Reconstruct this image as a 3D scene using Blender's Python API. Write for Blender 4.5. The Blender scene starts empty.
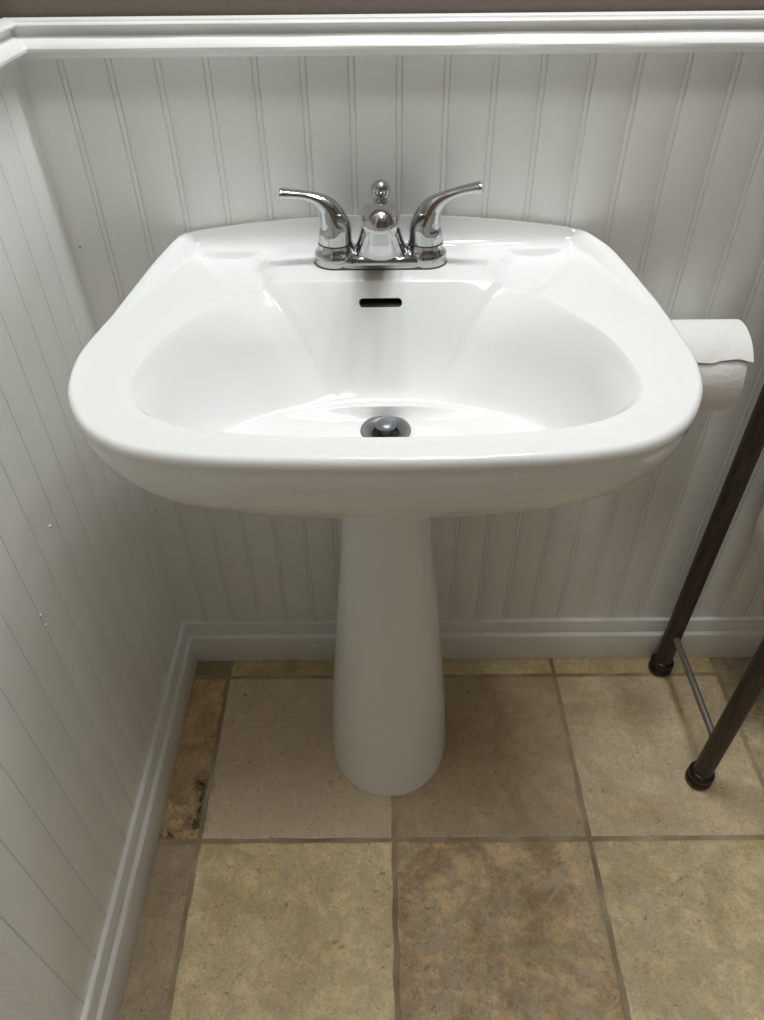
import bpy, bmesh, math, random
from mathutils import Vector, Matrix
random.seed(7)
sc = bpy.context.scene
COL = sc.collection
PI = math.pi
YW, XL, XR, YF, ZC = .858, -.37, 1.45, -1.20, 2.40      # back wall, left wall, right wall, front wall, ceiling
BEAD = .0494

# ------------------------------------------------------------------ helpers
def sstep(a, b, x):
    if a == b: return 0. if x < a else 1.
    t = max(0., min(1., (x - a) / (b - a)))
    return t * t * (3 - 2 * t)

def lerp(a, b, t): return a + (b - a) * t

def link(name, me, mats=(), parent=None, smooth=True, angle=40):
    o = bpy.data.objects.new(name, me)
    COL.objects.link(o)
    for m in (mats if isinstance(mats, (list, tuple)) else [mats]): me.materials.append(m)
    if smooth:
        for p in me.polygons: p.use_smooth = True
        me.set_sharp_from_angle(angle=math.radians(angle))
    if parent: o.parent = parent
    return o

def done(name, bm, mats, parent=None, smooth=True, angle=40, fixn=True):
    if fixn: bmesh.ops.recalc_face_normals(bm, faces=bm.faces)
    me = bpy.data.meshes.new(name)
    bm.to_mesh(me); bm.free()
    return link(name, me, mats, parent, smooth, angle)

def thing(name, label, cat, loc=(0, 0, 0), group=None):
    o = bpy.data.objects.new(name, None)
    COL.objects.link(o)
    o.location = loc
    o.empty_display_size = .05
    o['label'] = label; o['category'] = cat
    if group: o['group'] = group
    return o

def tag(o, label, cat): o['label'] = label; o['category'] = cat; return o
def struct(o): o['kind'] = 'structure'; return o

def put(o, root):
    """child built in world coordinates: move into the parent's frame"""
    o.parent = root
    o.matrix_parent_inverse = Matrix.Translation(root.location).inverted()
    return o

def rings(bm, rs, cap0=True, cap1=True, closed=True, mat=0):
    vs = [[bm.verts.new(p) for p in r] for r in rs]
    n = len(vs[0])
    for a, b in zip(vs[:-1], vs[1:]):
        for i in range(n if closed else n - 1):
            j = (i + 1) % n
            f = bm.faces.new((a[i], a[j], b[j], b[i])); f.material_index = mat
    if cap0: bm.faces.new(list(reversed(vs[0]))).material_index = mat
    if cap1: bm.faces.new(vs[-1]).material_index = mat
    return vs

def lathe(bm, prof, center=(0, 0, 0), n=40, axis='Z', mat=0):
    """prof: (r, h) list; r = 0 at either end closes it"""
    c = Vector(center)
    rs = []
    for r, h in prof:
        r = max(r, 1e-5)
        ring = []
        for i in range(n):
            a = 2 * PI * i / n
            if axis == 'Z': ring.append(c + Vector((r * math.cos(a), r * math.sin(a), h)))
            elif axis == 'X': ring.append(c + Vector((h, r * math.cos(a), r * math.sin(a))))
            else: ring.append(c + Vector((r * math.sin(a), h, r * math.cos(a))))
        rs.append(ring)
    rings(bm, rs, mat=mat)

def tube(bm, pts, rad, n=16, mat=0):
    pts = [Vector(p) for p in pts]
    rs = []
    up = Vector((0, 0, 1))
    for i, p in enumerate(pts):
        d = (pts[min(i + 1, len(pts) - 1)] - pts[max(i - 1, 0)]).normalized()
        ref = Vector((0, 1, 0)) if abs(d.z) > .9 else up
        s = d.cross(ref).normalized(); t = s.cross(d)
        r = rad[i] if isinstance(rad, (list, tuple)) else rad
        rs.append([p + s * r * math.cos(2 * PI * k / n) + t * r * math.sin(2 * PI * k / n) for k in range(n)])
    rings(bm, rs, mat=mat)

def box(bm, a, b, mat=0):
    x0, y0, z0 = a; x1, y1, z1 = b
    v = [bm.verts.new(p) for p in ((x0, y0, z0), (x1, y0, z0), (x1, y1, z0), (x0, y1, z0), (x0, y0, z1), (x1, y0, z1), (x1, y1, z1), (x0, y1, z1))]
    for q in ((3, 2, 1, 0), (4, 5, 6, 7), (0, 1, 5, 4), (1, 2, 6, 5), (2, 3, 7, 6), (3, 0, 4, 7)):
        bm.faces.new([v[i] for i in q]).material_index = mat

def catmull(pts, closed=False, sub=8):
    out = []
    n = len(pts)
    rng = range(n) if closed else range(n - 1)
    g = (lambda i: Vector(pts[i % n])) if closed else (lambda i: Vector(pts[max(0, min(n - 1, i))]))
    for i in rng:
        p0, p1, p2, p3 = g(i - 1), g(i), g(i + 1), g(i + 2)
        for k in range(sub):
            t = k / sub
            out.append(.5 * (2 * p1 + (p2 - p0) * t + (2 * p0 - 5 * p1 + 4 * p2 - p3) * t * t + (3 * p1 - p0 - 3 * p2 + p3) * t ** 3))
    if not closed: out.append(Vector(pts[-1]))
    return out

# ------------------------------------------------------------------ materials
def mat(name, rgb=(.8, .8, .8), rough=.5, metal=0., spec=.5):
    m = bpy.data.materials.new(name); m.use_nodes = True
    b = m.node_tree.nodes['Principled BSDF']
    b.inputs['Base Color'].default_value = (*rgb, 1)
    b.inputs['Roughness'].default_value = rough
    b.inputs['Metallic'].default_value = metal
    b.inputs['Specular IOR Level'].default_value = spec
    return m, m.node_tree.nodes, m.node_tree.links, b

def srgb(r, g, b):
    f = lambda c: (c / 255 / 12.92) if c / 255 <= .04045 else ((c / 255 + .055) / 1.055) ** 2.4
    return (f(r), f(g), f(b))

def node(nt, typ, **kw):
    n = nt.nodes.new(typ)
    for k, v in kw.items():
        if k in n.inputs.keys(): n.inputs[k].default_value = v
        else: setattr(n, k, v)
    return n

def bump(m, b, scale=(1, 1, 1), nscale=20., strength=.1, dist=.001, detail=3, coord='Object'):
    nt = m.node_tree
    tc = node(nt, 'ShaderNodeTexCoord'); mp = node(nt, 'ShaderNodeMapping'); mp.inputs['Scale'].default_value = scale
    nz = node(nt, 'ShaderNodeTexNoise', Scale=nscale, Detail=detail)
    bp = node(nt, 'ShaderNodeBump', Strength=strength, Distance=dist)
    nt.links.new(tc.outputs[coord], mp.inputs['Vector']); nt.links.new(mp.outputs[0], nz.inputs['Vector'])
    nt.links.new(nz.outputs['Fac'], bp.inputs['Height']); nt.links.new(bp.outputs[0], b.inputs['Normal'])
    return nz

M = {}
def white_paint(name, scale, rgb, rough=.33, speck=0., grain=.25):
    m, n, l, b = mat(name, rgb, rough)
    nt = m.node_tree
    bump(m, b, scale, 30, grain, .0009 if grain < .5 else .003, 4)
    tc = node(nt, 'ShaderNodeTexCoord')
    nz = node(nt, 'ShaderNodeTexNoise', Scale=9., Detail=4.)
    l.new(tc.outputs['Object'], nz.inputs['Vector'])
    cr = node(nt, 'ShaderNodeValToRGB')
    cr.color_ramp.elements[0].position = .3; cr.color_ramp.elements[1].position = .7
    cr.color_ramp.elements[0].color = (*[c * .95 for c in rgb], 1); cr.color_ramp.elements[1].color = (*rgb, 1)
    l.new(nz.outputs['Fac'], cr.inputs['Fac'])
    last = cr.outputs['Color']
    if speck:
        vo = node(nt, 'ShaderNodeTexVoronoi', Scale=38.); l.new(tc.outputs['Object'], vo.inputs['Vector'])
        n2 = node(nt, 'ShaderNodeTexNoise', Scale=17., Detail=2.); l.new(tc.outputs['Object'], n2.inputs['Vector'])
        th = node(nt, 'ShaderNodeMath', operation='LESS_THAN'); th.inputs[1].default_value = speck
        l.new(vo.outputs['Distance'], th.inputs[0])
        g2 = node(nt, 'ShaderNodeMath', operation='GREATER_THAN'); g2.inputs[1].default_value = .57
        l.new(n2.outputs['Fac'], g2.inputs[0])
        mu = node(nt, 'ShaderNodeMath', operation='MULTIPLY'); l.new(th.outputs[0], mu.inputs[0]); l.new(g2.outputs[0], mu.inputs[1])
        mx = node(nt, 'ShaderNodeMix', data_type='RGBA')
        l.new(mu.outputs[0], mx.inputs['Factor']); l.new(last, mx.inputs['A']); mx.inputs['B'].default_value = (.10, .075, .055, 1)
        last = mx.outputs['Result']
    l.new(last, b.inputs['Base Color'])
    return m
WHITE = (.81, .815, .795)
M['bead_back'] = white_paint('white_beadboard_paint_back', (1.2, 1, 14), WHITE, .33, 0., .06)
M['bead_left'] = white_paint('white_beadboard_paint_left', (1, 1.2, 2), WHITE)
M['trim'] = white_paint('white_trim_paint', (3, 3, 3), (.795, .80, .79), .3, .07)
M['casing'] = white_paint('white_wood_grain_paint', (1, 3.0, .8), (.80, .79, .77), .4, 0., .9)
def taupe():
    m, n, l, b = mat('taupe_wall_paint', srgb(127, 117, 106), .75)
    bump(m, b, (1, 1, 1), 160, .35, .0015, 5)
    return m
M['taupe'] = taupe()
M['ceil'] = mat('ceiling_white', (.78, .775, .76), .8)[0]
m, n, l, b = mat('white_porcelain', (.83, .838, .832), .07); M['porcelain'] = m
b.inputs['Coat Weight'].default_value = .0
m, n, l, b = mat('dark_overflow_shade', (.09, .075, .06), .5); M['overflow'] = m  # dark colour stands in for the shade inside the overflow slot
M['chrome'] = mat('polished_chrome', (.52, .53, .54), .05, 1.)[0]
M['gasket'] = mat('brown_caulk_line', srgb(92, 78, 62), .7)[0]
M['gray_metal'] = mat('satin_gray_metal', srgb(128, 131, 133), .38, .8)[0]
M['black'] = mat('black_gap', (.008, .008, .008), .6)[0]
M['tan'] = mat('tan_caulk', srgb(196, 164, 128), .7)[0]
def bronze():
    m, n, l, b = mat('brushed_dark_bronze', srgb(70, 56, 46), .42, .55)
    nt = m.node_tree
    tc = node(nt, 'ShaderNodeTexCoord'); mp = node(nt, 'ShaderNodeMapping'); mp.inputs['Scale'].default_value = (60, 60, 5)
    nz = node(nt, 'ShaderNodeTexNoise', Scale=4., Detail=6., Roughness=.7)
    cr = node(nt, 'ShaderNodeValToRGB')
    cr.color_ramp.elements[0].position = .3; cr.color_ramp.elements[1].position = .75
    cr.color_ramp.elements[0].color = (*srgb(44, 37, 32), 1); cr.color_ramp.elements[1].color = (*srgb(98, 86, 76), 1)
    l.new(tc.outputs['Object'], mp.inputs['Vector']); l.new(mp.outputs[0], nz.inputs['Vector']); l.new(nz.outputs['Fac'], cr.inputs['Fac'])
    l.new(cr.outputs['Color'], b.inputs['Base Color'])
    rr = node(nt, 'ShaderNodeMapRange'); rr.inputs['To Min'].default_value = .3; rr.inputs['To Max'].default_value = .6
    l.new(nz.outputs['Fac'], rr.inputs['Value']); l.new(rr.outputs[0], b.inputs['Roughness'])
    return m
M['bronze'] = bronze()
M['foot'] = mat('black_bronze_foot', srgb(52, 46, 42), .3, .6)[0]
M['pewter'] = mat('pewter_rod', srgb(150, 147, 142), .38, .8)[0]
def paper():
    m, n, l, b = mat('toilet_paper', (.80, .79, .775), .95, 0, .1)
    nt = m.node_tree
    tc = node(nt, 'ShaderNodeTexCoord')
    vo = node(nt, 'ShaderNodeTexVoronoi', Scale=150.); nz = node(nt, 'ShaderNodeTexNoise', Scale=70., Detail=4.)
    l.new(tc.outputs['Object'], vo.inputs['Vector']); l.new(tc.outputs['Object'], nz.inputs['Vector'])
    ad = node(nt, 'ShaderNodeMath', operation='ADD'); l.new(vo.outputs['Distance'], ad.inputs[0]); l.new(nz.outputs['Fac'], ad.inputs[1])
    bp = node(nt, 'ShaderNodeBump', Strength=.3, Distance=.0012)
    l.new(ad.outputs[0], bp.inputs['Height']); l.new(bp.outputs[0], b.inputs['Normal'])
    return m
M['paper'] = paper()
M['card'] = mat('cardboard_core', srgb(160, 130, 98), .9)[0]

# --- travertine floor tiles: every tile has its own tint / mottling carried by mesh attributes
def travertine():
    m, n, l, b = mat('travertine_tiles', (.4, .3, .2), .5)
    nt = m.node_tree
    tc = node(nt, 'ShaderNodeTexCoord')
    at = node(nt, 'ShaderNodeAttribute'); at.attribute_name = 'tint'
    ap = node(nt, 'ShaderNodeAttribute'); ap.attribute_name = 'stone'
    sp = node(nt, 'ShaderNodeSeparateColor'); l.new(ap.outputs['Color'], sp.inputs['Color'])
    sh = node(nt, 'ShaderNodeVectorMath', operation='SCALE'); sh.inputs['Scale'].default_value = 37.
    l.new(ap.outputs['Vector'], sh.inputs[0])
    cmb = node(nt, 'ShaderNodeCombineXYZ')
    k = node(nt, 'ShaderNodeMath', operation='MULTIPLY'); k.inputs[1].default_value = 37.; l.new(sp.outputs['Red'], k.inputs[0])
    for i in range(3): l.new(k.outputs[0], cmb.inputs[i])
    pos = node(nt, 'ShaderNodeVectorMath', operation='ADD'); l.new(tc.outputs['Object'], pos.inputs[0]); l.new(cmb.outputs[0], pos.inputs[1])
    def nz(scale, detail, rough=.6, dist=0.):
        q = node(nt, 'ShaderNodeTexNoise', Scale=scale, Detail=detail, Roughness=rough, Distortion=dist)
        l.new(pos.outputs[0], q.inputs['Vector']); return q.outputs['Fac']
    def ramp(src, p0, p1):
        r = node(nt, 'ShaderNodeMapRange', interpolation_type='SMOOTHSTEP')
        r.inputs['From Min'].default_value = p0; r.inputs['From Max'].default_value = p1
        l.new(src, r.inputs['Value']); return r.outputs[0]
    def mul(a, c):
        q = node(nt, 'ShaderNodeMath', operation='MULTIPLY')
        for i, v in enumerate((a, c)):
            if isinstance(v, float): q.inputs[i].default_value = v
            else: l.new(v, q.inputs[i])
        return q.outputs[0]
    def mix(fac, a, c, mode='MIX'):
        q = node(nt, 'ShaderNodeMix', data_type='RGBA', blend_type=mode)
        l.new(fac, q.inputs['Factor'])
        for s, v in (('A', a), ('B', c)):
            if isinstance(v, tuple): q.inputs[s].default_value = (*v, 1)
            else: l.new(v, q.inputs[s])
        return q.outputs['Result']
    col = at.outputs['Color']
    big = ramp(nz(8.5, 6., .66, .7), .38, .64)
    col = mix(mul(big, sp.outputs['Green']), col, (.68, .59, .47), 'MULTIPLY')
    mid = ramp(nz(30., 10., .72, .5), .45, .62)
    col = mix(mul(mid, mul(sp.outputs['Green'], 1.)), col, (1.5, 1.42, 1.3), 'MULTIPLY')
    fine = ramp(nz(110., 8., .75, .3), .50, .62)
    col = mix(mul(fine, mul(sp.outputs['Green'], .75)), col, (.70, .65, .57), 'MULTIPLY')
    grain = ramp(nz(330., 3., .7), .35, .65)
    col = mix(mul(grain, .7), col, (.80, .77, .72), 'MULTIPLY')
    pits = ramp(nz(120., 4., .6, 1.2), .62, .68)
    col = mix(mul(pits, .75), col, (.45, .38, .30), 'MULTIPLY')
    # pale veins: thin ridges of a distorted noise
    vn = nz(4.6, 5., .6, 1.0)
    mm = node(nt, 'ShaderNodeMath', operation='MULTIPLY'); l.new(vn, mm.inputs[0]); mm.inputs[1].default_value = 9.
    fr = node(nt, 'ShaderNodeMath', operation='FRACT'); l.new(mm.outputs[0], fr.inputs[0])
    d = node(nt, 'ShaderNodeMath', operation='SUBTRACT'); l.new(fr.outputs[0], d.inputs[0]); d.inputs[1].default_value = .5
    a = node(nt, 'ShaderNodeMath', operation='ABSOLUTE'); l.new(d.outputs[0], a.inputs[0])
    rg = node(nt, 'ShaderNodeMapRange', interpolation_type='SMOOTHSTEP')
    rg.inputs['From Min'].default_value = .11; rg.inputs['From Max'].default_value = .0
    l.new(a.outputs[0], rg.inputs['Value'])
    brk = ramp(nz(9., 2.), .36, .58)
    col = mix(mul(mul(rg.outputs[0], brk), sp.outputs['Blue']), col, srgb(190, 172, 144))
    # the black water stains beside the grout of the narrow left tile
    geo = node(nt, 'ShaderNodeNewGeometry')
    tot = None
    for cx, cy, rx, ry in ((-.305, .597, .020, .026), (-.304, .530, .022, .024), (-.345, .514, .030, .012), (-.301, .562, .008, .06), (-.335, .560, .038, .060)):
        s1 = node(nt, 'ShaderNodeVectorMath', operation='SUBTRACT'); l.new(geo.outputs['Position'], s1.inputs[0]); s1.inputs[1].default_value = (cx, cy, 0)
        s2 = node(nt, 'ShaderNodeVectorMath', operation='MULTIPLY'); l.new(s1.outputs[0], s2.inputs[0]); s2.inputs[1].default_value = (1 / rx, 1 / ry, 0)
        ln = node(nt, 'ShaderNodeVectorMath', operation='LENGTH'); l.new(s2.outputs[0], ln.inputs[0])
        inv = node(nt, 'ShaderNodeMapRange'); inv.inputs['From Min'].default_value = 1.3; inv.inputs['From Max'].default_value = .1
        l.new(ln.outputs['Value'], inv.inputs['Value'])
        w = mul(inv.outputs[0], .45 if ry > .04 and rx > .01 else 1.)
        if tot is None: tot = w
        else:
            q = node(nt, 'ShaderNodeMath', operation='MAXIMUM'); l.new(tot, q.inputs[0]); l.new(w, q.inputs[1]); tot = q.outputs[0]
    blot = ramp(nz(75., 5., .7), .36, .56)
    col = mix(mul(tot, blot), col, (.022, .018, .013))
    l.new(col, b.inputs['Base Color'])
    bp = node(nt, 'ShaderNodeBump', Strength=.25, Distance=.0012)
    l.new(nz(45., 8., .7), bp.inputs['Height']); l.new(bp.outputs[0], b.inputs['Normal'])
    rr = node(nt, 'ShaderNodeMapRange'); rr.inputs['To Min'].default_value = .38; rr.inputs['To Max'].default_value = .62
    l.new(nz(30., 4.), rr.inputs['Value']); l.new(rr.outputs[0], b.inputs['Roughness'])
    return m
M['stone'] = travertine()
def grout():
    m, n, l, b = mat('grout', srgb(128, 114, 92), .9)
    nt = m.node_tree
    tc = node(nt, 'ShaderNodeTexCoord'); nz = node(nt, 'ShaderNodeTexNoise', Scale=14., Detail=6.)
    l.new(tc.outputs['Object'], nz.inputs['Vector'])
    cr = node(nt, 'ShaderNodeValToRGB'); cr.color_ramp.elements[0].position = .35; cr.color_ramp.elements[1].position = .65
    cr.color_ramp.elements[0].color = (*srgb(138, 124, 98), 1); cr.color_ramp.elements[1].color = (*srgb(178, 166, 140), 1)
    l.new(nz.outputs['Fac'], cr.inputs['Fac']); l.new(cr.outputs['Color'], b.inputs['Base Color'])
    return m
M['grout'] = grout()

# ------------------------------------------------------------------ room shell
T = .305
GX, GY = -.2926, .808
GW = .0035                                              # half a grout joint
TINTS = {  # (column, row): sRGB tint, mottling, veins
    (-1, 0): ((180, 163, 132), .5, .0), (0, 0): ((203, 187, 144), .55, .0), (1, 0): ((209, 193, 150), .5, .1), (2, 0): ((203, 187, 145), .6, .1), (3, 0): ((198, 190, 172), .9, .3),
    (-1, -1): ((205, 180, 140), .8, .0), (0, -1): ((222, 204, 178), .18, .0), (1, -1): ((190, 171, 141), .4, .22), (2, -1): ((210, 193, 162), .45, .15), (3, -1): ((197, 185, 159), .9, .4),
    (-1, -2): ((182, 165, 140), .4, .0), (0, -2): ((230, 214, 174), .5, .05), (1, -2): ((200, 181, 148), .95, .75), (2, -2): ((208, 194, 159), .6, .15), (3, -2): ((199, 186, 155), .7, .2),
}
def floor():
    bm = bmesh.new()
    lt = bm.loops.layers.float_color.new('tint'); ls = bm.loops.layers.float_color.new('stone')
    box(bm, (XL - .1, YF - .1, -.06), (XR + .1, YW + .1, -.0013), mat=1)
    rnd = random.Random(3)
    for c in range(-1, 7):
        for r in range(0, -13, -1):
            x0 = GX + c * T + GW; x1 = GX + (c + 1) * T - GW
            y1 = GY + (r + 1) * T - GW; y0 = GY + r * T + GW
            x0 = max(x0, XL - .01); x1 = min(x1, XR + .01); y1 = min(y1, YW + .01); y0 = max(y0, YF - .01)
            if x1 - x0 < .01 or y1 - y0 < .01: continue
            tint, mot, vein = TINTS.get((c, r), ((rnd.randint(150, 184), rnd.randint(130, 160), rnd.randint(98, 126)), .6, .3))
            nx = max(2, round((x1 - x0) / .012)); ny = max(2, round((y1 - y0) / .012))
            def loop(ins, z):
                pts = []
                a, b_, c_, d = x0 + ins, x1 - ins, y0 + ins, y1 - ins
                pts += [(lerp(a, b_, i / nx), c_) for i in range(nx)] + [(b_, lerp(c_, d, i / ny)) for i in range(ny)]
                pts += [(lerp(b_, a, i / nx), d) for i in range(nx)] + [(a, lerp(d, c_, i / ny)) for i in range(ny)]
                out = []
                for (px, py) in pts:
                    w = .0011 * math.sin(px * 61 + c * 5 + r) * math.sin(py * 83 + r * 3 + c)     # slightly chipped edges
                    out.append((px + w, py + w * .7, z))
                return out
            before = set(bm.faces)
            rings(bm, [loop(0, -.0025), loop(.0002, -.0012), loop(.0012, -.0003), loop(.003, 0)], cap0=False, cap1=True)
            sd = rnd.random()
            for f in bm.faces:
                if f in before: continue
                for lp in f.loops:
                    lp[lt] = (*srgb(*tint), 1); lp[ls] = (sd, mot, vein, 1)
    return struct(done('floor', bm, [M['stone'], M['grout']], smooth=False))
floor()

def beadboard(name, p0, p1, along, grooves, z0, z1, parent, material):
    """flat board sheet with twin V grooves round a small bead; along='x' faces -y, along='y' faces +x"""
    prof = [(p0, 0.)]
    for g in sorted(grooves):
        if g < p0 + .006 or g > p1 - .006: continue
        for dx, d in ((-.0030, 0), (-.0013, .0003), (-.0008, .0021), (.0005, .0021), (.0010, .0004), (.0030, 0)) if along == 'y' else ((-.0047, 0), (-.0038, .0004), (-.0034, .0019), (-.0028, .0019), (-.0022, .0006), (-.0010, .0001), (.0010, .0001), (.0022, .0006), (.0028, .0019), (.0034, .0019), (.0038, .0004), (.0047, 0)):
            prof.append((g + dx, d))
    prof.append((p1, 0.))
    bm = bmesh.new()
    def P(s, d, z): return (s, YW + d, z) if along == 'x' else (XL - d, s, z)
    lo = [bm.verts.new(P(s, d, z0)) for s, d in prof]; hi = [bm.verts.new(P(s, d, z1)) for s, d in prof]
    blo = [bm.verts.new(P(p0, .008, z0)), bm.verts.new(P(p1, .008, z0))]; bhi = [bm.verts.new(P(p0, .008, z1)), bm.verts.new(P(p1, .008, z1))]
    for i in range(len(prof) - 1): bm.faces.new((lo[i], lo[i + 1], hi[i + 1], hi[i]))
    bm.faces.new((blo[0], bhi[0], bhi[1], blo[1]))
    bm.faces.new((lo[0], hi[0], bhi[0], blo[0])); bm.faces.new((lo[-1], blo[1], bhi[1], hi[-1]))
    bm.faces.new(lo[::-1] + blo); bm.faces.new(hi + bhi[::-1])
    return done(name, bm, [material], parent, smooth=True, angle=25)

def wall(name, a, b, m):
    bm = bmesh.new(); box(bm, a, b); return struct(done(name, bm, m, smooth=False))
wb = wall('wall_back', (XL - .1, YW + .006, 0), (XR + .1, YW + .1, ZC), M['taupe'])
wl = wall('wall_left', (XL - .1, YF - .1, 0), (XL - .006, YW + .006, ZC), M['taupe'])
wr = wall('wall_right', (XR, YF - .1, 0), (XR + .1, YW + .006, ZC), M['taupe'])
wf = wall('wall_front', (XL - .006, YF - .1, 0), (XR, YF, ZC), M['taupe'])
wall('ceiling', (XL - .1, YF - .1, ZC), (XR + .1, YW + .1, ZC + .08), M['ceil'])
beadboard('wainscot', XL, XR, 'x', [-.326 + BEAD * k for k in range(45)], 0, 1.0, wb, M['bead_back'])
beadboard('wainscot', -.9, YW, 'y', [.706 + BEAD * k for k in range(-32, 3)], 0, 1.0, wl, M['bead_left'])

bm = bmesh.new(); box(bm, (XR - .008, YF, 0), (XR, YW, 1.0)); done('wainscot', bm, M['bead_left'], wr, smooth=False)
bm = bmesh.new(); box(bm, (XL, YF, 0), (XR - .008, YF + .008, 1.0)); done('wainscot', bm, M['bead_back'], wf, smooth=False)
RAIL = [(0, 1.0305), (.010, 1.0305), (.0125, 1.0295), (.0130, 1.0280), (.0135, 1.0272), (.0155, 1.0268), (.0168, 1.0252), (.0165, 1.0236), (.0120, 1.0225),
        (.0098, 1.0200), (.0092, 1.0170), (.0100, 1.0145), (.0125, 1.0136), (.0160, 1.0125), (.0205, 1.0098), (.0245, 1.0065), (.0262, 1.0040), (.0262, 1.0015),
        (.0235, .9985), (.0175, .9962), (.0105, .9950), (.0095, .9935), (0, .9930)]
BASE = [(0, .1035), (.0050, .1035), (.0068, .1020), (.0072, .0985), (.0072, .0930), (.0080, .0905), (.0080, .0860), (.0085, .0800), (.0088, .0765), (.0078, .0745),
        (.0080, .0730), (.0110, .0712), (.0138, .0680), (.0142, .0640), (.0142, .0030), (.0130, 0), (0, 0)]
RAIL = [(p * .88, z if z < 1.004 else 1.004 + (z - 1.004) * .87) for p, z in RAIL]
def moulding(name, prof, s0, s1, along, m, mitre0=0., n=60):
    """profile (protrusion, z) swept along a wall; mitre0: that end is cut back by its own protrusion"""
    rs = []
    for k in range(n + 1):
        t = k / n
        ring = []
        for p, z in prof:
            s = lerp(s0 + mitre0 * p, s1, t) if along == 'x' else lerp(s0 - mitre0 * p, s1, t)
            w = .0003 * math.sin(s * 40 + z * 300)
            q = p + w if p > .004 else p
            ring.append((s, YW - q, z) if along == 'x' else (XL + q, s, z))
        rs.append(ring)
    bm = bmesh.new(); rings(bm, rs)
    return struct(done(name, bm, m, angle=32))
moulding('trim_1', RAIL, XL, XR, 'x', M['trim'], 1.)
moulding('trim_2', RAIL, YW, .231 - .09, 'y', M['trim'], 1.)
moulding('baseboard_back', BASE, XL, XR, 'x', M['trim'], 1.)
moulding('baseboard_left', BASE, YW, .2305, 'y', M['trim'], 1.)
bm = bmesh.new()
box(bm, (XL, .140, 0), (XL + .019, .231, 2.06))
bmesh.ops.bevel(bm, geom=bm.edges[:], offset=.002, segments=2, affect='EDGES')
struct(done('trim_3', bm, M['casing'], angle=30))        # side casing of the doorway near the camera

# painted-over nail heads and an open nail hole in the boards
def nail(name, pos, axis, m, r, h, parent):
    bm = bmesh.new()
    lathe(bm, [(.0001, -.0005), (r, -.0004), (r * .8, h * .7), (.0001, h)], n=12)
    o = done(name, bm, m, parent)
    o.matrix_world = Matrix.Translation(pos) @ (Matrix.Rotation(PI / 2, 4, 'X') if axis == 'y' else Matrix.Rotation(PI / 2, 4, 'Y'))
nail('nail_hole', (-.3597, YW, .798), 'y', M['black'], .0012, .0004, wb)
nail('nail_hole', (-.3598, YW, .3744), 'y', M['black'], .0012, .0004, wb)
for p in ((XL, .8555, .8461), (XL, .591, .5923), (XL, .5103, .5366), (XL, .5104, .5196)):
    nail('paint_blob', p, 'x', M['trim'], .0022, .0013, wl)

# ------------------------------------------------------------------ basin
def half_to_loop(half):
    """half outline x>=0 from the back centre to the front centre -> closed loop"""
    return half + [(-x, y) for x, y in reversed(half[1:-1])]
def resample_rays(loop, c, n):
    out = []
    L = len(loop)
    for i in range(n):
        a = 2 * PI * i / n
        d = Vector((math.sin(a), math.cos(a)))
        best = None
        for k in range(L):
            p, q = Vector(loop[k]) - c, Vector(loop[(k + 1) % L]) - c
            e = q - p
            den = d.x * e.y - d.y * e.x
            if abs(den) < 1e-12: continue
            t = (p.x * e.y - p.y * e.x) / den
            u = (p.x * d.y - p.y * d.x) / den
            if t > 0 and -1e-9 <= u <= 1 + 1e-9 and (best is None or t > best): best = t
        out.append(c + d * best)
    return out
SX = .002
NS = 224
CEN = Vector((0, .640))
def side_curve(pts, sub=6): return [(v.x, v.y) for v in catmull([(x, y, 0) for x, y in pts], False, sub)]
O_half = [(0, YW - .0005), (.12, YW - .0005), (.226, YW - .0005)] + side_curve([(.2335, YW - .0014), (.2375, .850), (.2432, .833), (.2545, .79), (.2655, .737), (.2735, .69), (.2790, .645), (.2828, .60), (.2775, .555), (.267, .524), (.247, .490), (.221, .466), (.191, .4515), (.146, .4420), (.10, .4380), (.05, .4360), (0, .4352)])
B_half = [(0, .750), (.06, .7503), (.10, .7505)] + side_curve([(.115, .750), (.1262, .7465), (.148, .729), (.1585, .7175), (.1660, .7120), (.173, .700), (.190, .6685), (.2125, .620), (.2215, .567), (.2195, .533), (.2065, .508), (.181, .4885), (.150, .4772), (.12, .4715), (.08, .4668), (.04, .4652), (0, .4648)])
Q_half = side_curve([(0, .672), (.045, .671), (.085, .666), (.128, .653), (.162, .627), (.176, .595), (.168, .565), (.138, .545), (.07, .534), (0, .531)])
def relax(loop, k):
    """keeps the corner of an outline sampled by rays from folding"""
    for _ in range(k):
        loop = [(loop[i - 1] + loop[i] * 2 + loop[(i + 1) % len(loop)]) / 4 for i in range(len(loop))]
    return loop
def wider(y): return .0085 * sstep(.60, .70, y) * sstep(.856, .80, y)      # the right flank bulges a little more than the left
OUT = [Vector((v.x * (1 + .012 * sstep(.74, .60, v.y)) + (wider(v.y) if v.x > 0 else 0), v.y)) for v in relax(resample_rays(half_to_loop(O_half), CEN, NS), 1)]
BOWL = [Vector((v.x * 1.012, v.y)) for v in relax(resample_rays(half_to_loop(B_half), CEN, NS), 1)]
FLAT = relax(resample_rays(half_to_loop(Q_half), CEN, NS), 2)
ZD = .802
S_half = side_curve([(0, .7440), (.050, .7432), (.088, .7380), (.120, .7235), (.152, .6985), (.1835, .664), (.206, .620), (.2135, .570), (.2105, .534), (.200, .5095), (.175, .4905), (.141, .4810), (.08, .4710), (0, .4680)])
BSOFT = relax(resample_rays(half_to_loop(S_half), CEN, NS), 3)
EDGE = [(.43, .05), (.451, .19), (.466, .221), (.49, .247), (.524, .267), (.555, .2805), (.60, .2860), (.645, .2805), (.69, .2735), (.737, .2655), (.79, .2545), (.833, .2432), (.85, .2375), (.87, .232)]
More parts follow.
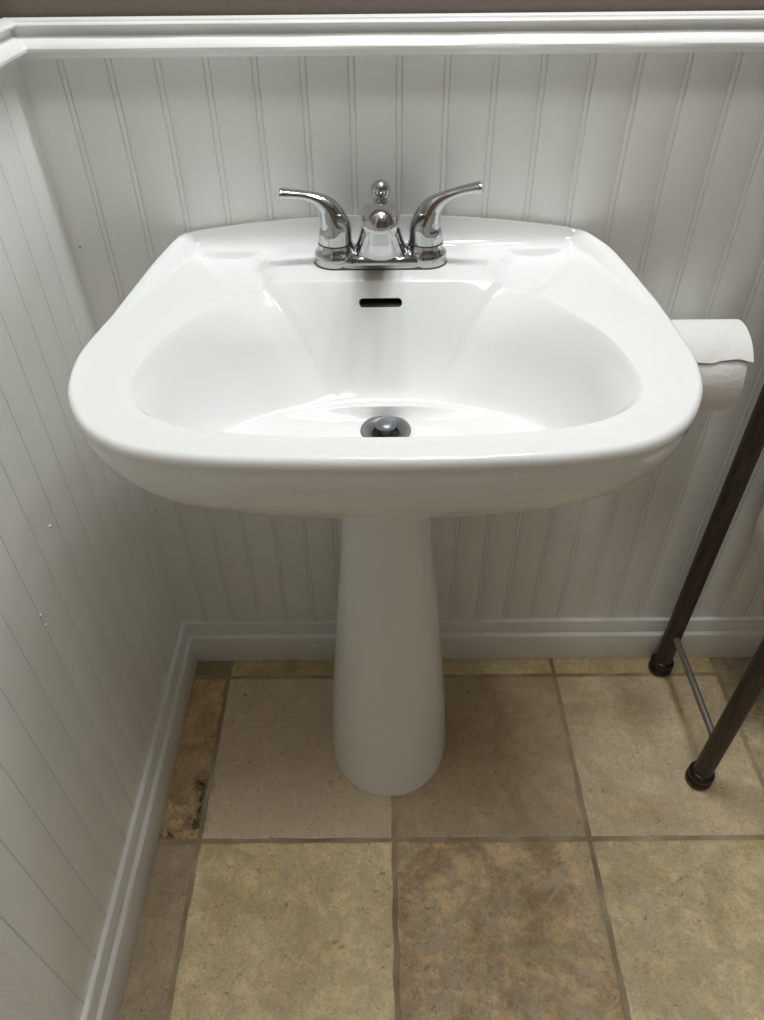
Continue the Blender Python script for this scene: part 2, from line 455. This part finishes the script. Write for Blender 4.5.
def edge_x(y):
    for (a, xa), (b_, xb) in zip(EDGE[:-1], EDGE[1:]):
        if y <= b_: return lerp(xa, xb, max(0, (y - a) / (b_ - a)))
    return EDGE[-1][1]
def deck(x, y, u=0.):
    ax = abs(x)
    crest = .8355 - .35 * x * x
    tc = max(0., min(1., (y - .8235) / .0255))
    h = ZD + (crest - ZD) * (1 - math.sqrt(max(0., 1 - (tc * .985) ** 2.2))) / .83
    h = min(h, crest)
    xin = .126 + .028 * (max(0, y - .753) / .077) ** 2
    dist = (ax - .163) * .871 - (y - .708) * .493
    m = sstep(-.005, .004, ax - xin) * sstep(.003, -.026, dist) * sstep(.831, .826, y)
    h -= .0072 * m
    lip = max(0., min(1., (y - .60) / .24)) * sstep(.034, .010, edge_x(y) + (wider(y) if x > 0 else 0) - ax)
    if lip > 0: h = max(h, ZD - .0072 + .0222 * lip)
    side = sstep(.80, .72, y)
    h -= .0006 * side * sstep(.5, 1., u) ** 1.5
    h += .0004 * side * sstep(0, .35, u) * (1 - sstep(.35, .9, u))
    return h
def normals2(loop):
    n = len(loop); out = []
    for i in range(n):
        t = (loop[(i + 1) % n] - loop[i - 1]).normalized()
        out.append(Vector((-t.y, t.x)))
    # outward
    if out[0].y < 0: out = [-v for v in out]
    return out
def basin_mesh():
    bm = bmesh.new()
    nO = normals2(OUT)
    R = .0062
    OIN = [o - n_ * R for o, n_ in zip(OUT, nO)]
    E_ = [Vector((.078 * math.sin(2 * PI * i / NS), .700 + .088 * math.cos(2 * PI * i / NS))) for i in range(NS)]
    DR = [Vector((.0235 * math.sin(2 * PI * i / NS), .645 + .0235 * math.cos(2 * PI * i / NS))) for i in range(NS)]
    zflat, zdr = .6925, .6795
    rs = []
    # drain throat, bottom first
    rs.append([(d.x * .8, .645 + (d.y - .645) * .8, .664) for d in DR])
    rs.append([(d.x, d.y, .668) for d in DR])
    rs.append([(d.x, d.y, zdr - .001) for d in DR])
    for k in range(0, 13):
        t = k / 12
        g = t; h = t * t * (1.6 - .6 * t)
        rs.append([(lerp(d.x, q.x, g), lerp(d.y, q.y, g), lerp(zdr, zflat, h)) for d, q in zip(DR, FLAT)])
    # bowl wall up to its lip
    NB = 34
    for k in range(1, NB + 1):
        t = 1 - k / NB                                     # 1 = bottom, 0 = lip
        ring = []
        for i, (b_, q) in enumerate(zip(BOWL, FLAT)):
            back = sstep(.56, .76, b_.y); front = sstep(.53, .48, b_.y)
            c1 = lerp(lerp(.12, .05, back), .14, front); c2 = lerp(.36, .50, back)
            s = 1 - t
            b_ = b_.lerp(BSOFT[i], sstep(.0, .46, t))
            g = 3 * t * s * s * c1 + 3 * t * t * s * c2 + t ** 3
            h = 3 * t * t * s + t ** 3
            zl = deck(BOWL[i].x, BOWL[i].y)
            ring.append((lerp(b_.x, q.x, g), lerp(b_.y, q.y, g), lerp(zl, zflat, h)))
        rs.append(ring)
    ND = 60
    for k in range(1, ND + 1):
        u = 1 - (1 - k / ND) ** 1.45
        ring = []
        for b_, o in zip(BOWL, OIN):
            p = b_.lerp(o, u)
            ring.append((p.x, p.y, deck(p.x, p.y, u)))
        rs.append(ring)
    for a in range(1, 13):                                  # roll over the outer edge
        ph = math.radians(a * 10.5)
        ring = []
        for o, oin, n_ in zip(OUT, OIN, nO):
            z = deck(oin.x, oin.y, 1.)
            p = oin + n_ * R * math.sin(ph)
            ring.append((p.x, p.y, z - R * (1 - math.cos(ph)) * (1.25 if a < 9 else 1.25)))
        rs.append(ring)
    last = rs[-1]
    NU = 30
    for k in range(1, NU + 1):
        s = k / NU * PI / 2
        g, h = 1 - math.cos(s), math.sin(s)
        rs.append([(lerp(l[0], e.x, g), lerp(l[1], e.y, g), lerp(l[2], .655, h)) for l, e in zip(last, E_)])
    rings(bm, rs)
    for v in bm.verts: v.co.x += SX
    bmesh.ops.recalc_face_normals(bm, faces=bm.faces)
    me = bpy.data.meshes.new('sink_basin'); bm.to_mesh(me); bm.free()
    return me
def basin():
    me = basin_mesh()
    o = bpy.data.objects.new('sink_basin', me); COL.objects.link(o)
    me.materials.append(M['porcelain']); me.materials.append(M['overflow'])
    # cut the overflow slot through the back of the bowl
    cb = bmesh.new()
    hw, hh, zc, y0, y1 = .0233, .0042, .7825, .722, .785
    def stad(y, k=1.):
        pts = []
        for i in range(24):
            a = 2 * PI * i / 24
            cx = (hw - hh) * (1 if math.cos(a) > 0 else -1)
            pts.append((SX - .0035 + cx + k * hh * math.cos(a), y, zc + k * hh * math.sin(a)))
        return pts
    rings(cb, [stad(y0), stad(y1)]); bmesh.ops.recalc_face_normals(cb, faces=cb.faces)
    cme = bpy.data.meshes.new('slot'); cb.to_mesh(cme); cb.free()
    cme.materials.append(M['porcelain']); cme.materials.append(M['overflow'])
    for p in cme.polygons: p.material_index = 1
    co = bpy.data.objects.new('slot', cme); COL.objects.link(co)
    md = o.modifiers.new('cut', 'BOOLEAN'); md.operation = 'DIFFERENCE'; md.solver = 'EXACT'; md.object = co
    try: md.material_mode = 'INDEX'
    except Exception: pass
    dg = bpy.context.evaluated_depsgraph_get()
    new = bpy.data.meshes.new_from_object(o.evaluated_get(dg))
    o.modifiers.clear(); o.data = new; new.name = 'sink_basin'
    bpy.data.objects.remove(co); bpy.data.meshes.remove(cme); bpy.data.meshes.remove(me)
    for p in new.polygons: p.use_smooth = True
    new.set_sharp_from_angle(angle=math.radians(45))
    return o
sink = basin()
tag(sink, 'wide white porcelain basin mounted on the pedestal against the beadboard wall', 'sink')
# dab of old tan sealant behind the right handle
bm = bmesh.new()
lathe(bm, [(.0001, 0), (.0026, .0005), (.0032, .003), (.0026, .0065), (.0001, .008)], (.0705, .8545, .8265), 12)
done('sealant_dab', bm, M['tan'], sink)['label'] = 'tan sealant dab on back edge'

# ------------------------------------------------------------------ pedestal
def pedestal():
    bm = bmesh.new()
    prof = [(0, .0965, .113, .6885), (.004, .0985, .1150, .6885), (.05, .0965, .112, .689), (.14, .0906, .105, .690), (.24, .0815, .094, .692), (.34, .0725, .083, .694), (.42, .0648, .076, .696), (.50, .0578, .0715, .698), (.56, .0540, .069, .699), (.61, .0530, .070, .700), (.645, .0570, .074, .700), (.6545, .0600, .078, .700)]
    dense = catmull([(a, b_, c) for a, b_, c, d in prof], False, 5)
    dd = catmull([(a, d, 0) for a, b_, c, d in prof], False, 5)
    rs = []
    n = 96
    for v, w in zip(dense, dd):
        t = sstep(.05, .5, v.x)
        ex = lerp(2.15, 2.75, t)
        ring = []
        for i in range(n):
            a = 2 * PI * i / n
            c, s = math.cos(a), math.sin(a)
            ring.append((lerp(.0055, .0030, sstep(.1, .6, v.x)) + v.y * math.copysign(abs(c) ** (2 / ex), c), w.y + v.z * math.copysign(abs(s) ** (2 / ex), s), v.x))
        rs.append(ring)
    rings(bm, rs)
    return done('sink_pedestal', bm, M['porcelain'], angle=50)
ped = tag(pedestal(), 'tapered white porcelain pedestal column standing on the tile floor under the basin', 'pedestal')

# ------------------------------------------------------------------ drain and stopper
dr = thing('sink_drain', 'round gray metal drain with raised stopper in the bottom of the bowl', 'drain', (SX + .001, .645, .6795))
bm = bmesh.new()
lathe(bm, [(.0215, -.010), (.0270, -.0006), (.0275, .0006), (.0270, .0018), (.0250, .0022), (.0215, .0012), (.0175, -.0008), (.0150, -.0030), (.0142, -.0100)], n=64)
done('drain_flange', bm, M['gray_metal'], dr)
bm = bmesh.new()
lathe(bm, [(.0001, -.0095), (.0146, -.0095), (.0146, -.0070), (.0001, -.0070)], n=32)
done('drain_throat', bm, M['black'], dr)
bm = bmesh.new()
lathe(bm, [(.0001, -.0080), (.0075, -.0080), (.0075, .0035), (.0098, .0042), (.0112, .0062), (.0113, .0080), (.0100, .0098), (.0070, .0112), (.0035, .0118), (.0001, .0120)], n=40)
st = done('stopper', bm, M['gray_metal'], dr)

# ------------------------------------------------------------------ faucet
FY, FX = .8005, SX - .003
fc = thing('faucet', 'chrome centerset faucet with two lever handles on the back of the basin', 'faucet', (FX, FY, ZD))
def selloop(cx, cy, z, a, b_, ex=2.4, n=48):
    out = []
    for i in range(n):
        t = 2 * PI * i / n
        c, s = math.cos(t), math.sin(t)
        out.append(Vector((cx + a * math.copysign(abs(c) ** (2 / ex), c), cy + b_ * math.copysign(abs(s) ** (2 / ex), s), z)))
    return out
bm = bmesh.new()
HX = .0500
for sgn in (-1, 1):
    lathe(bm, [(.0001, .0008), (.0238, .0008), (.0243, .0020), (.0240, .0112), (.0226, .0136), (.0212, .0150), (.0202, .0175), (.0196, .0205), (.0192, .0222), (.0150, .0226), (.0001, .0226)], (sgn * HX, 0, 0), 48)
rings(bm, [selloop(0, 0, z, a, b_, 5) for z, a, b_ in ((.0008, .052, .0240), (.0020, .052, .0243), (.0100, .0505, .0238), (.0125, .049, .0220), (.0132, .046, .0200))])
done('base_plate', bm, M['chrome'], fc, angle=35)
bm = bmesh.new()
def stadium(z, r, n=24):
    return [Vector((math.copysign(HX, math.cos(2 * PI * (i + .5) / n)) + r * math.cos(2 * PI * (i + .5) / n), r * math.sin(2 * PI * (i + .5) / n), z)) for i in range(n)]
rings(bm, [stadium(.0002, .0250), stadium(.0014, .0248)])
done('gasket', bm, M['gasket'], fc)['label'] = 'brown line of grime round the base'
# spout: loft that climbs from the plate and reaches forward
bm = bmesh.new()
def sp_ring(y, z, hw, hd, tilt, ex=2.3, n=44):
    t = math.radians(tilt)
    out = []
    for v in selloop(0, 0, 0, hw, hd, ex, n):
        out.append(Vector((v.x, y - FY + v.y * math.cos(t), z - ZD + v.y * math.sin(t))))
    return out
SP = [(.8000, .8028, .0385, .0236, 0), (.7995, .8085, .0352, .0228, 0), (.7990, .8150, .0312, .0218, 0), (.7980, .8230, .0272, .0210, 3), (.7965, .8330, .0238, .0204, 8), (.7935, .8430, .0218, .0194, 18),
      (.7880, .8525, .0214, .0182, 34), (.7790, .8590, .0212, .0165, 52), (.7670, .8635, .0208, .0152, 68), (.7530, .8670, .0197, .0146, 80), (.7400, .8705, .0183, .0141, 87), (.7280, .8712, .0172, .0135, 91), (.7180, .8712, .0163, .0131, 94)]
spd = catmull([(a, b_, c) for a, b_, c, d, e in SP], False, 4); spe = catmull([(d, e, 0) for a, b_, c, d, e in SP], False, 4)
rings(bm, [sp_ring(v.x, v.y, v.z, w.x, w.y) for v, w in zip(spd, spe)])
# rounded nose over the outlet
lathe(bm, [(.0001, -.0020)] + [(.0163, -.0015), (.0167, 0)] + [(.0167 * math.cos(math.radians(a)), .0180 * math.sin(math.radians(a))) for a in range(8, 90, 7)] + [(.0001, .0180)], (0, .7175 - FY, .8725 - ZD), 48)
spout = done('spout', bm, M['chrome'], fc, angle=38)
bm = bmesh.new()
lathe(bm, [(.0001, 0), (.0085, 0), (.0090, -.0004), (.0112, -.0004), (.0116, .0006), (.0114, .0020), (.0114, .0155), (.0001, .0155)], (0, .7175 - FY, .8563 - ZD), 40)
done('aerator', bm, M['chrome'], spout)
def handle(sgn):
    bm = bmesh.new()
    k = .004 if sgn > 0 else 0.
    P = [(0, .0226, .0186, .0180), (-.0004, .0300, .0182, .0176), (-.0012, .0380, .0170, .0164), (.0004, .0460, .0153, .0148), (.0030, .0538, .0132, .0130), (.0070, .0606, .0106, .0110), (.0136, .0664, .0077, .0090), (.0232, .0706 + k * .2, .0058, .0076), (.0345, .0734 + k * .6, .0051, .0070), (.0460, .0752 + k, .0054, .0074), (.0548, .0762 + k * 1.2, .0062, .0082), (.0556, .0763 + k * 1.2, .0054, .0074)]
    pv = catmull([(a, b_, 0) for a, b_, c, d in P], False, 5); pr = catmull([(c, d, 0) for a, b_, c, d in P], False, 5)
    rs = []
    for i, (p, r) in enumerate(zip(pv, pr)):
        d = pv[min(i + 1, len(pv) - 1)] - pv[max(i - 1, 0)]
        d.normalize()
        nrm = Vector((-d.y, d.x))                       # in the s-z plane
        ring = []
        for k in range(32):
            a = 2 * PI * k / 32
            o = nrm * r.x * math.cos(a)
            yy = r.y * math.sin(a) - .006 * sstep(.02, .06, p.x)
            ring.append(Vector((sgn * (HX + p.x + o.x), yy, p.y + o.y)))
        rs.append(ring)
    rings(bm, rs)
    h = done('handle', bm, M['chrome'], fc, angle=40)
    bm = bmesh.new()
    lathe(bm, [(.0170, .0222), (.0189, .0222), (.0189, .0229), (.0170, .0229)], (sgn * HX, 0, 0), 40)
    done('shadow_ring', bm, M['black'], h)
    return h
handle(-1); handle(1)
bm = bmesh.new()
kz = .8725 - ZD
lathe(bm, [(.0001, .002), (.0026, .002), (.0026, kz - .0150), (.0062, kz - .0140), (.0084, kz - .0118), (.0080, kz - .0098), (.0055, kz - .0088)] +
      [(.0103 * math.cos(math.radians(a)), kz + .0103 * math.sin(math.radians(a))) for a in range(-58, 90, 10)] + [(.0001, kz + .0103)], (.0005, .8225 - FY, 0), 32)
done('lift_rod', bm, M['chrome'], fc)

# ------------------------------------------------------------------ toilet paper and its holder
TX0, TX1, TY, TZ, TR = .330, .427, .7905, .6690, .0552
tp = thing('toilet_paper_roll', 'white toilet paper roll hanging on the wall right of the basin', 'toilet paper', (TX0, TY, TZ - TR))
bm = bmesh.new()
nn = 72
def circ(x, r): return [Vector((x - TX0, r * math.cos(2 * PI * i / nn), TR + r * math.sin(2 * PI * i / nn))) for i in range(nn)]
L = TX1 - TX0
rs = [circ(TX0, .0205), circ(TX0, TR - .002), circ(TX0 + .0015, TR), circ(TX0 + L * .33, TR - .0003), circ(TX0 + L * .66, TR), circ(TX1 - .003, TR), circ(TX1, TR - .003), circ(TX1, .0205)]
vs = rings(bm, rs, False, False)
for i in range(nn):
    j = (i + 1) % nn; bm.faces.new((vs[-1][i], vs[-1][j], vs[0][j], vs[0][i]))
done('paper', bm, M['paper'], tp, angle=50)
bm = bmesh.new()
vs = rings(bm, [circ(TX0 - .001, .0190), circ(TX0 - .001, .0205), circ(TX1 + .001, .0205), circ(TX1 + .001, .0190)], False, False)
for i in range(nn):
    j = (i + 1) % nn; bm.faces.new((vs[-1][i], vs[-1][j], vs[0][j], vs[0][i]))
done('cardboard_core', bm, M['card'], tp)
# the loose last sheet lying over the top and lifting a little at its torn edge
bm = bmesh.new()
cols, rows = 26, 40
def sheet(u, v, off):
    x = lerp(-.0005, L + .0035, u)
    tear = .05 * math.sin(u * 9) * .35 + .03 * sstep(.55, .62, u) - .05 * sstep(.8, 1., u)
    a = math.radians(70) + v * (math.radians(75) - tear * 1.2)
    r = TR + .0006 + off + .0022 * v ** 4 * (.6 + .9 * u ** 3) + .0004 * math.sin(u * 14 + v * 9) * v
    return Vector((x, r * math.cos(a), TR + r * math.sin(a)))
top = [[bm.verts.new(sheet(u / cols, v / rows, .0005)) for u in range(cols + 1)] for v in range(rows + 1)]
bot = [[bm.verts.new(sheet(u / cols, v / rows, .0)) for u in range(cols + 1)] for v in range(rows + 1)]
for v in range(rows):
    for u in range(cols):
        bm.faces.new((top[v][u], top[v][u + 1], top[v + 1][u + 1], top[v + 1][u]))
        bm.faces.new((bot[v][u], bot[v + 1][u], bot[v + 1][u + 1], bot[v][u + 1]))
for u in range(cols):
    bm.faces.new((top[0][u], bot[0][u], bot[0][u + 1], top[0][u + 1])); bm.faces.new((top[rows][u], top[rows][u + 1], bot[rows][u + 1], bot[rows][u]))
for v in range(rows):
    bm.faces.new((top[v][0], top[v + 1][0], bot[v + 1][0], bot[v][0])); bm.faces.new((top[v][cols], bot[v][cols], bot[v + 1][cols], top[v + 1][cols]))
done('loose_sheet', bm, M['paper'], tp, angle=60)
th = thing('paper_holder', 'chrome arm on the wall inside the toilet paper roll', 'toilet paper holder', (.318, YW, TZ))
bm = bmesh.new()
lathe(bm, [(.0001, 0), (.020, 0), (.020, -.004), (.016, -.009), (.0075, -.012), (.0065, -.020), (.0065, -.058)], (0, 0, .005), 32, 'Y')
lathe(bm, [(.0001, -.010), (.0065, -.010), (.0080, -.004), (.0080, .006), (.0065, .010), (.0001, .010)], (0, TY - YW, .005), 24, 'X')
done('wall_post', bm, M['chrome'], th)
bm = bmesh.new()
lathe(bm, [(.0001, .006), (.0060, .006), (.0060, .104), (.0001, .104)], (0, TY - YW, .0128), 24, 'X')
done('arm', bm, M['chrome'], th)

# ------------------------------------------------------------------ dark metal rack over the toilet
RX, RY0, RY1, RXR = .5160, .5980, .8190, 1.120
rk = thing('metal_rack', 'dark bronze tube rack with round feet standing right of the sink', 'rack', (RX, RY1, 0))
LEGH = 1.66
lp = None
def make_leg(x, y):
    bm = bmesh.new()
    lathe(bm, [(.0001, .020), (.0150, .020), (.0148, .40), (.0148, LEGH - .01), (.012, LEGH), (.0001, LEGH)], n=32)
    lg = done('leg', bm, M['bronze'], None); put(lg, rk); lg.location = (x, y, 0)
    bm = bmesh.new()
    lathe(bm, [(r * .94, h) for r, h in ((.0001, 0), (.0175, 0), (.0212, .0035), (.0226, .0085), (.0222, .0130), (.0200, .0160), (.0192, .0172), (.0205, .0188), (.0220, .0215), (.0222, .0255), (.0205, .0290), (.0175, .0310), (.0155, .0322))], n=40)
    done('foot', bm, M['foot'], lg)
for x in (RX, RXR):
    for y in (RY1, RY0): make_leg(x, y)
def rod(name, pts, r, m):
    bm = bmesh.new(); tube(bm, pts, r, 16); put(done(name, bm, m), rk)
for x in (RX, RXR):
    rod('side_rod', [(x, RY0, .108), (x, RY1, .108)], .0058, M['pewter'])
    rod('side_rod', [(x, RY0, LEGH - .03), (x, RY1, LEGH - .03)], .0058, M['pewter'])
for y in (RY0, RY1): rod('cross_rod', [(RX, y, LEGH - .03), (RXR, y, LEGH - .03)], .0058, M['pewter'])

# ------------------------------------------------------------------ toilet between the rack legs (only the tank's lower corner shows)
tl = thing('toilet', 'white porcelain toilet whose tank corner shows behind the metal rack', 'toilet', (.790, .62, 0))
def rrect(cx, cy, z, a, b_, ex=7, n=56): return selloop(cx, cy, z, a, b_, ex, n)
bm = bmesh.new()
rings(bm, [rrect(.790, .7445 + .002 * 0, z, a, b_) for z, a, b_ in ((.338, .170, .055), (.3385, .205, .078), (.345, .220, .0865), (.356, .2265, .0900), (.40, .2290, .0905), (.60, .2360, .0925), (.700, .2390, .0935))])
put(done('tank', bm, M['porcelain'], angle=50), tl)
bm = bmesh.new()
rings(bm, [rrect(.790, .7445, z, a, b_) for z, a, b_ in ((.700, .240, .0940), (.703, .247, .0985), (.722, .247, .0985), (.732, .240, .0930), (.734, .225, .082))])
put(done('tank_lid', bm, M['porcelain'], angle=50), tl)
bm = bmesh.new()
rings(bm, [selloop(.790, cy, z, a, b_, 2.5, 56) for z, a, b_, cy in ((0, .112, .215, .52), (.02, .105, .205, .52), (.12, .098, .190, .52), (.22, .115, .200, .50), (.31, .165, .235, .465), (.365, .184, .250, .45), (.385, .182, .248, .45))])
box(bm, (.70, .60, .10), (.90, .80, .345))
put(done('bowl', bm, M['porcelain'], angle=50), tl)
bm = bmesh.new()
rings(bm, [selloop(.790, .452, z, a, b_, 2.4, 56) for z, a, b_ in ((.385, .182, .228), (.388, .188, .234), (.404, .188, .234), (.408, .184, .230))])
put(done('seat', bm, M['porcelain'], angle=50), tl)
bm = bmesh.new()
rings(bm, [selloop(.790, .455, z, a, b_, 2.4, 56) for z, a, b_ in ((.4082, .178, .224), (.411, .182, .228), (.424, .180, .226), (.430, .160, .205))])
put(done('seat_lid', bm, M['porcelain'], angle=50), tl)
bm = bmesh.new()
lathe(bm, [(.0001, 0), (.012, 0), (.012, -.008), (.006, -.010), (.006, -.016), (.0001, -.016)], (.625, .6515, .655), 24, 'Y')
tube(bm, [(.625, .640, .655), (.67, .636, .648), (.705, .634, .640)], [.005, .0055, .0065], 12)
put(done('flush_lever', bm, M['chrome']), tl)

# ------------------------------------------------------------------ light: a three-bulb vanity light above the basin, out of frame
def bulb(x, y, z, w, r=.055, col=(.955, 1., 1.0)):
    l = bpy.data.lights.new('vanity_bulb', 'POINT'); l.energy = w; l.shadow_soft_size = r; l.color = col
    o = bpy.data.objects.new('vanity_bulb', l); o.location = (x, y, z); COL.objects.link(o)
for x in (-.05, .145, .34): bulb(x, .795, 1.95, 9.6)
al = bpy.data.lights.new('ceiling_light', 'AREA'); al.shape = 'DISK'; al.size = .34; al.energy = 6.6; al.color = (.98, 1., 1.)
ao = bpy.data.objects.new('ceiling_light', al); ao.location = (.22, .18, ZC - .03); COL.objects.link(ao)
w = bpy.data.worlds.new('World'); sc.world = w; w.use_nodes = True
w.node_tree.nodes['Background'].inputs['Color'].default_value = (.05, .05, .05, 1)

# ------------------------------------------------------------------ camera
f, p, y, r, H = 728.888, .731189, -.002987, .009978, 1.142407
fwd = Vector((math.sin(y) * math.cos(p), math.cos(y) * math.cos(p), -math.sin(p)))
rt = Vector((math.cos(y), -math.sin(y), 0)); dn = fwd.cross(rt)
a = rt * math.cos(r) + dn * math.sin(r); d = -rt * math.sin(r) + dn * math.cos(r)
cam = bpy.data.cameras.new('Camera'); co = bpy.data.objects.new('Camera', cam); COL.objects.link(co)
mw = Matrix.Identity(4)
for i in range(3): mw[i][0], mw[i][1], mw[i][2] = a[i], -d[i], -fwd[i]
mw[2][3] = H
co.matrix_world = mw
cam.sensor_fit = 'HORIZONTAL'; cam.sensor_width = 36; cam.lens = 36 * f / 764; cam.clip_start = .01
sc.camera = co

sc.view_settings.view_transform = 'Standard'; sc.view_settings.look = 'None'
sc.view_settings.exposure = .10; sc.view_settings.gamma = 1.; sc.view_settings.use_curve_mapping = False
sc.cycles.use_denoising = True
sc.cycles.max_bounces = 10; sc.cycles.diffuse_bounces = 6; sc.cycles.glossy_bounces = 5
sc.cycles.caustics_reflective = False; sc.cycles.caustics_refractive = False
sc.cycles.sample_clamp_indirect = 4.
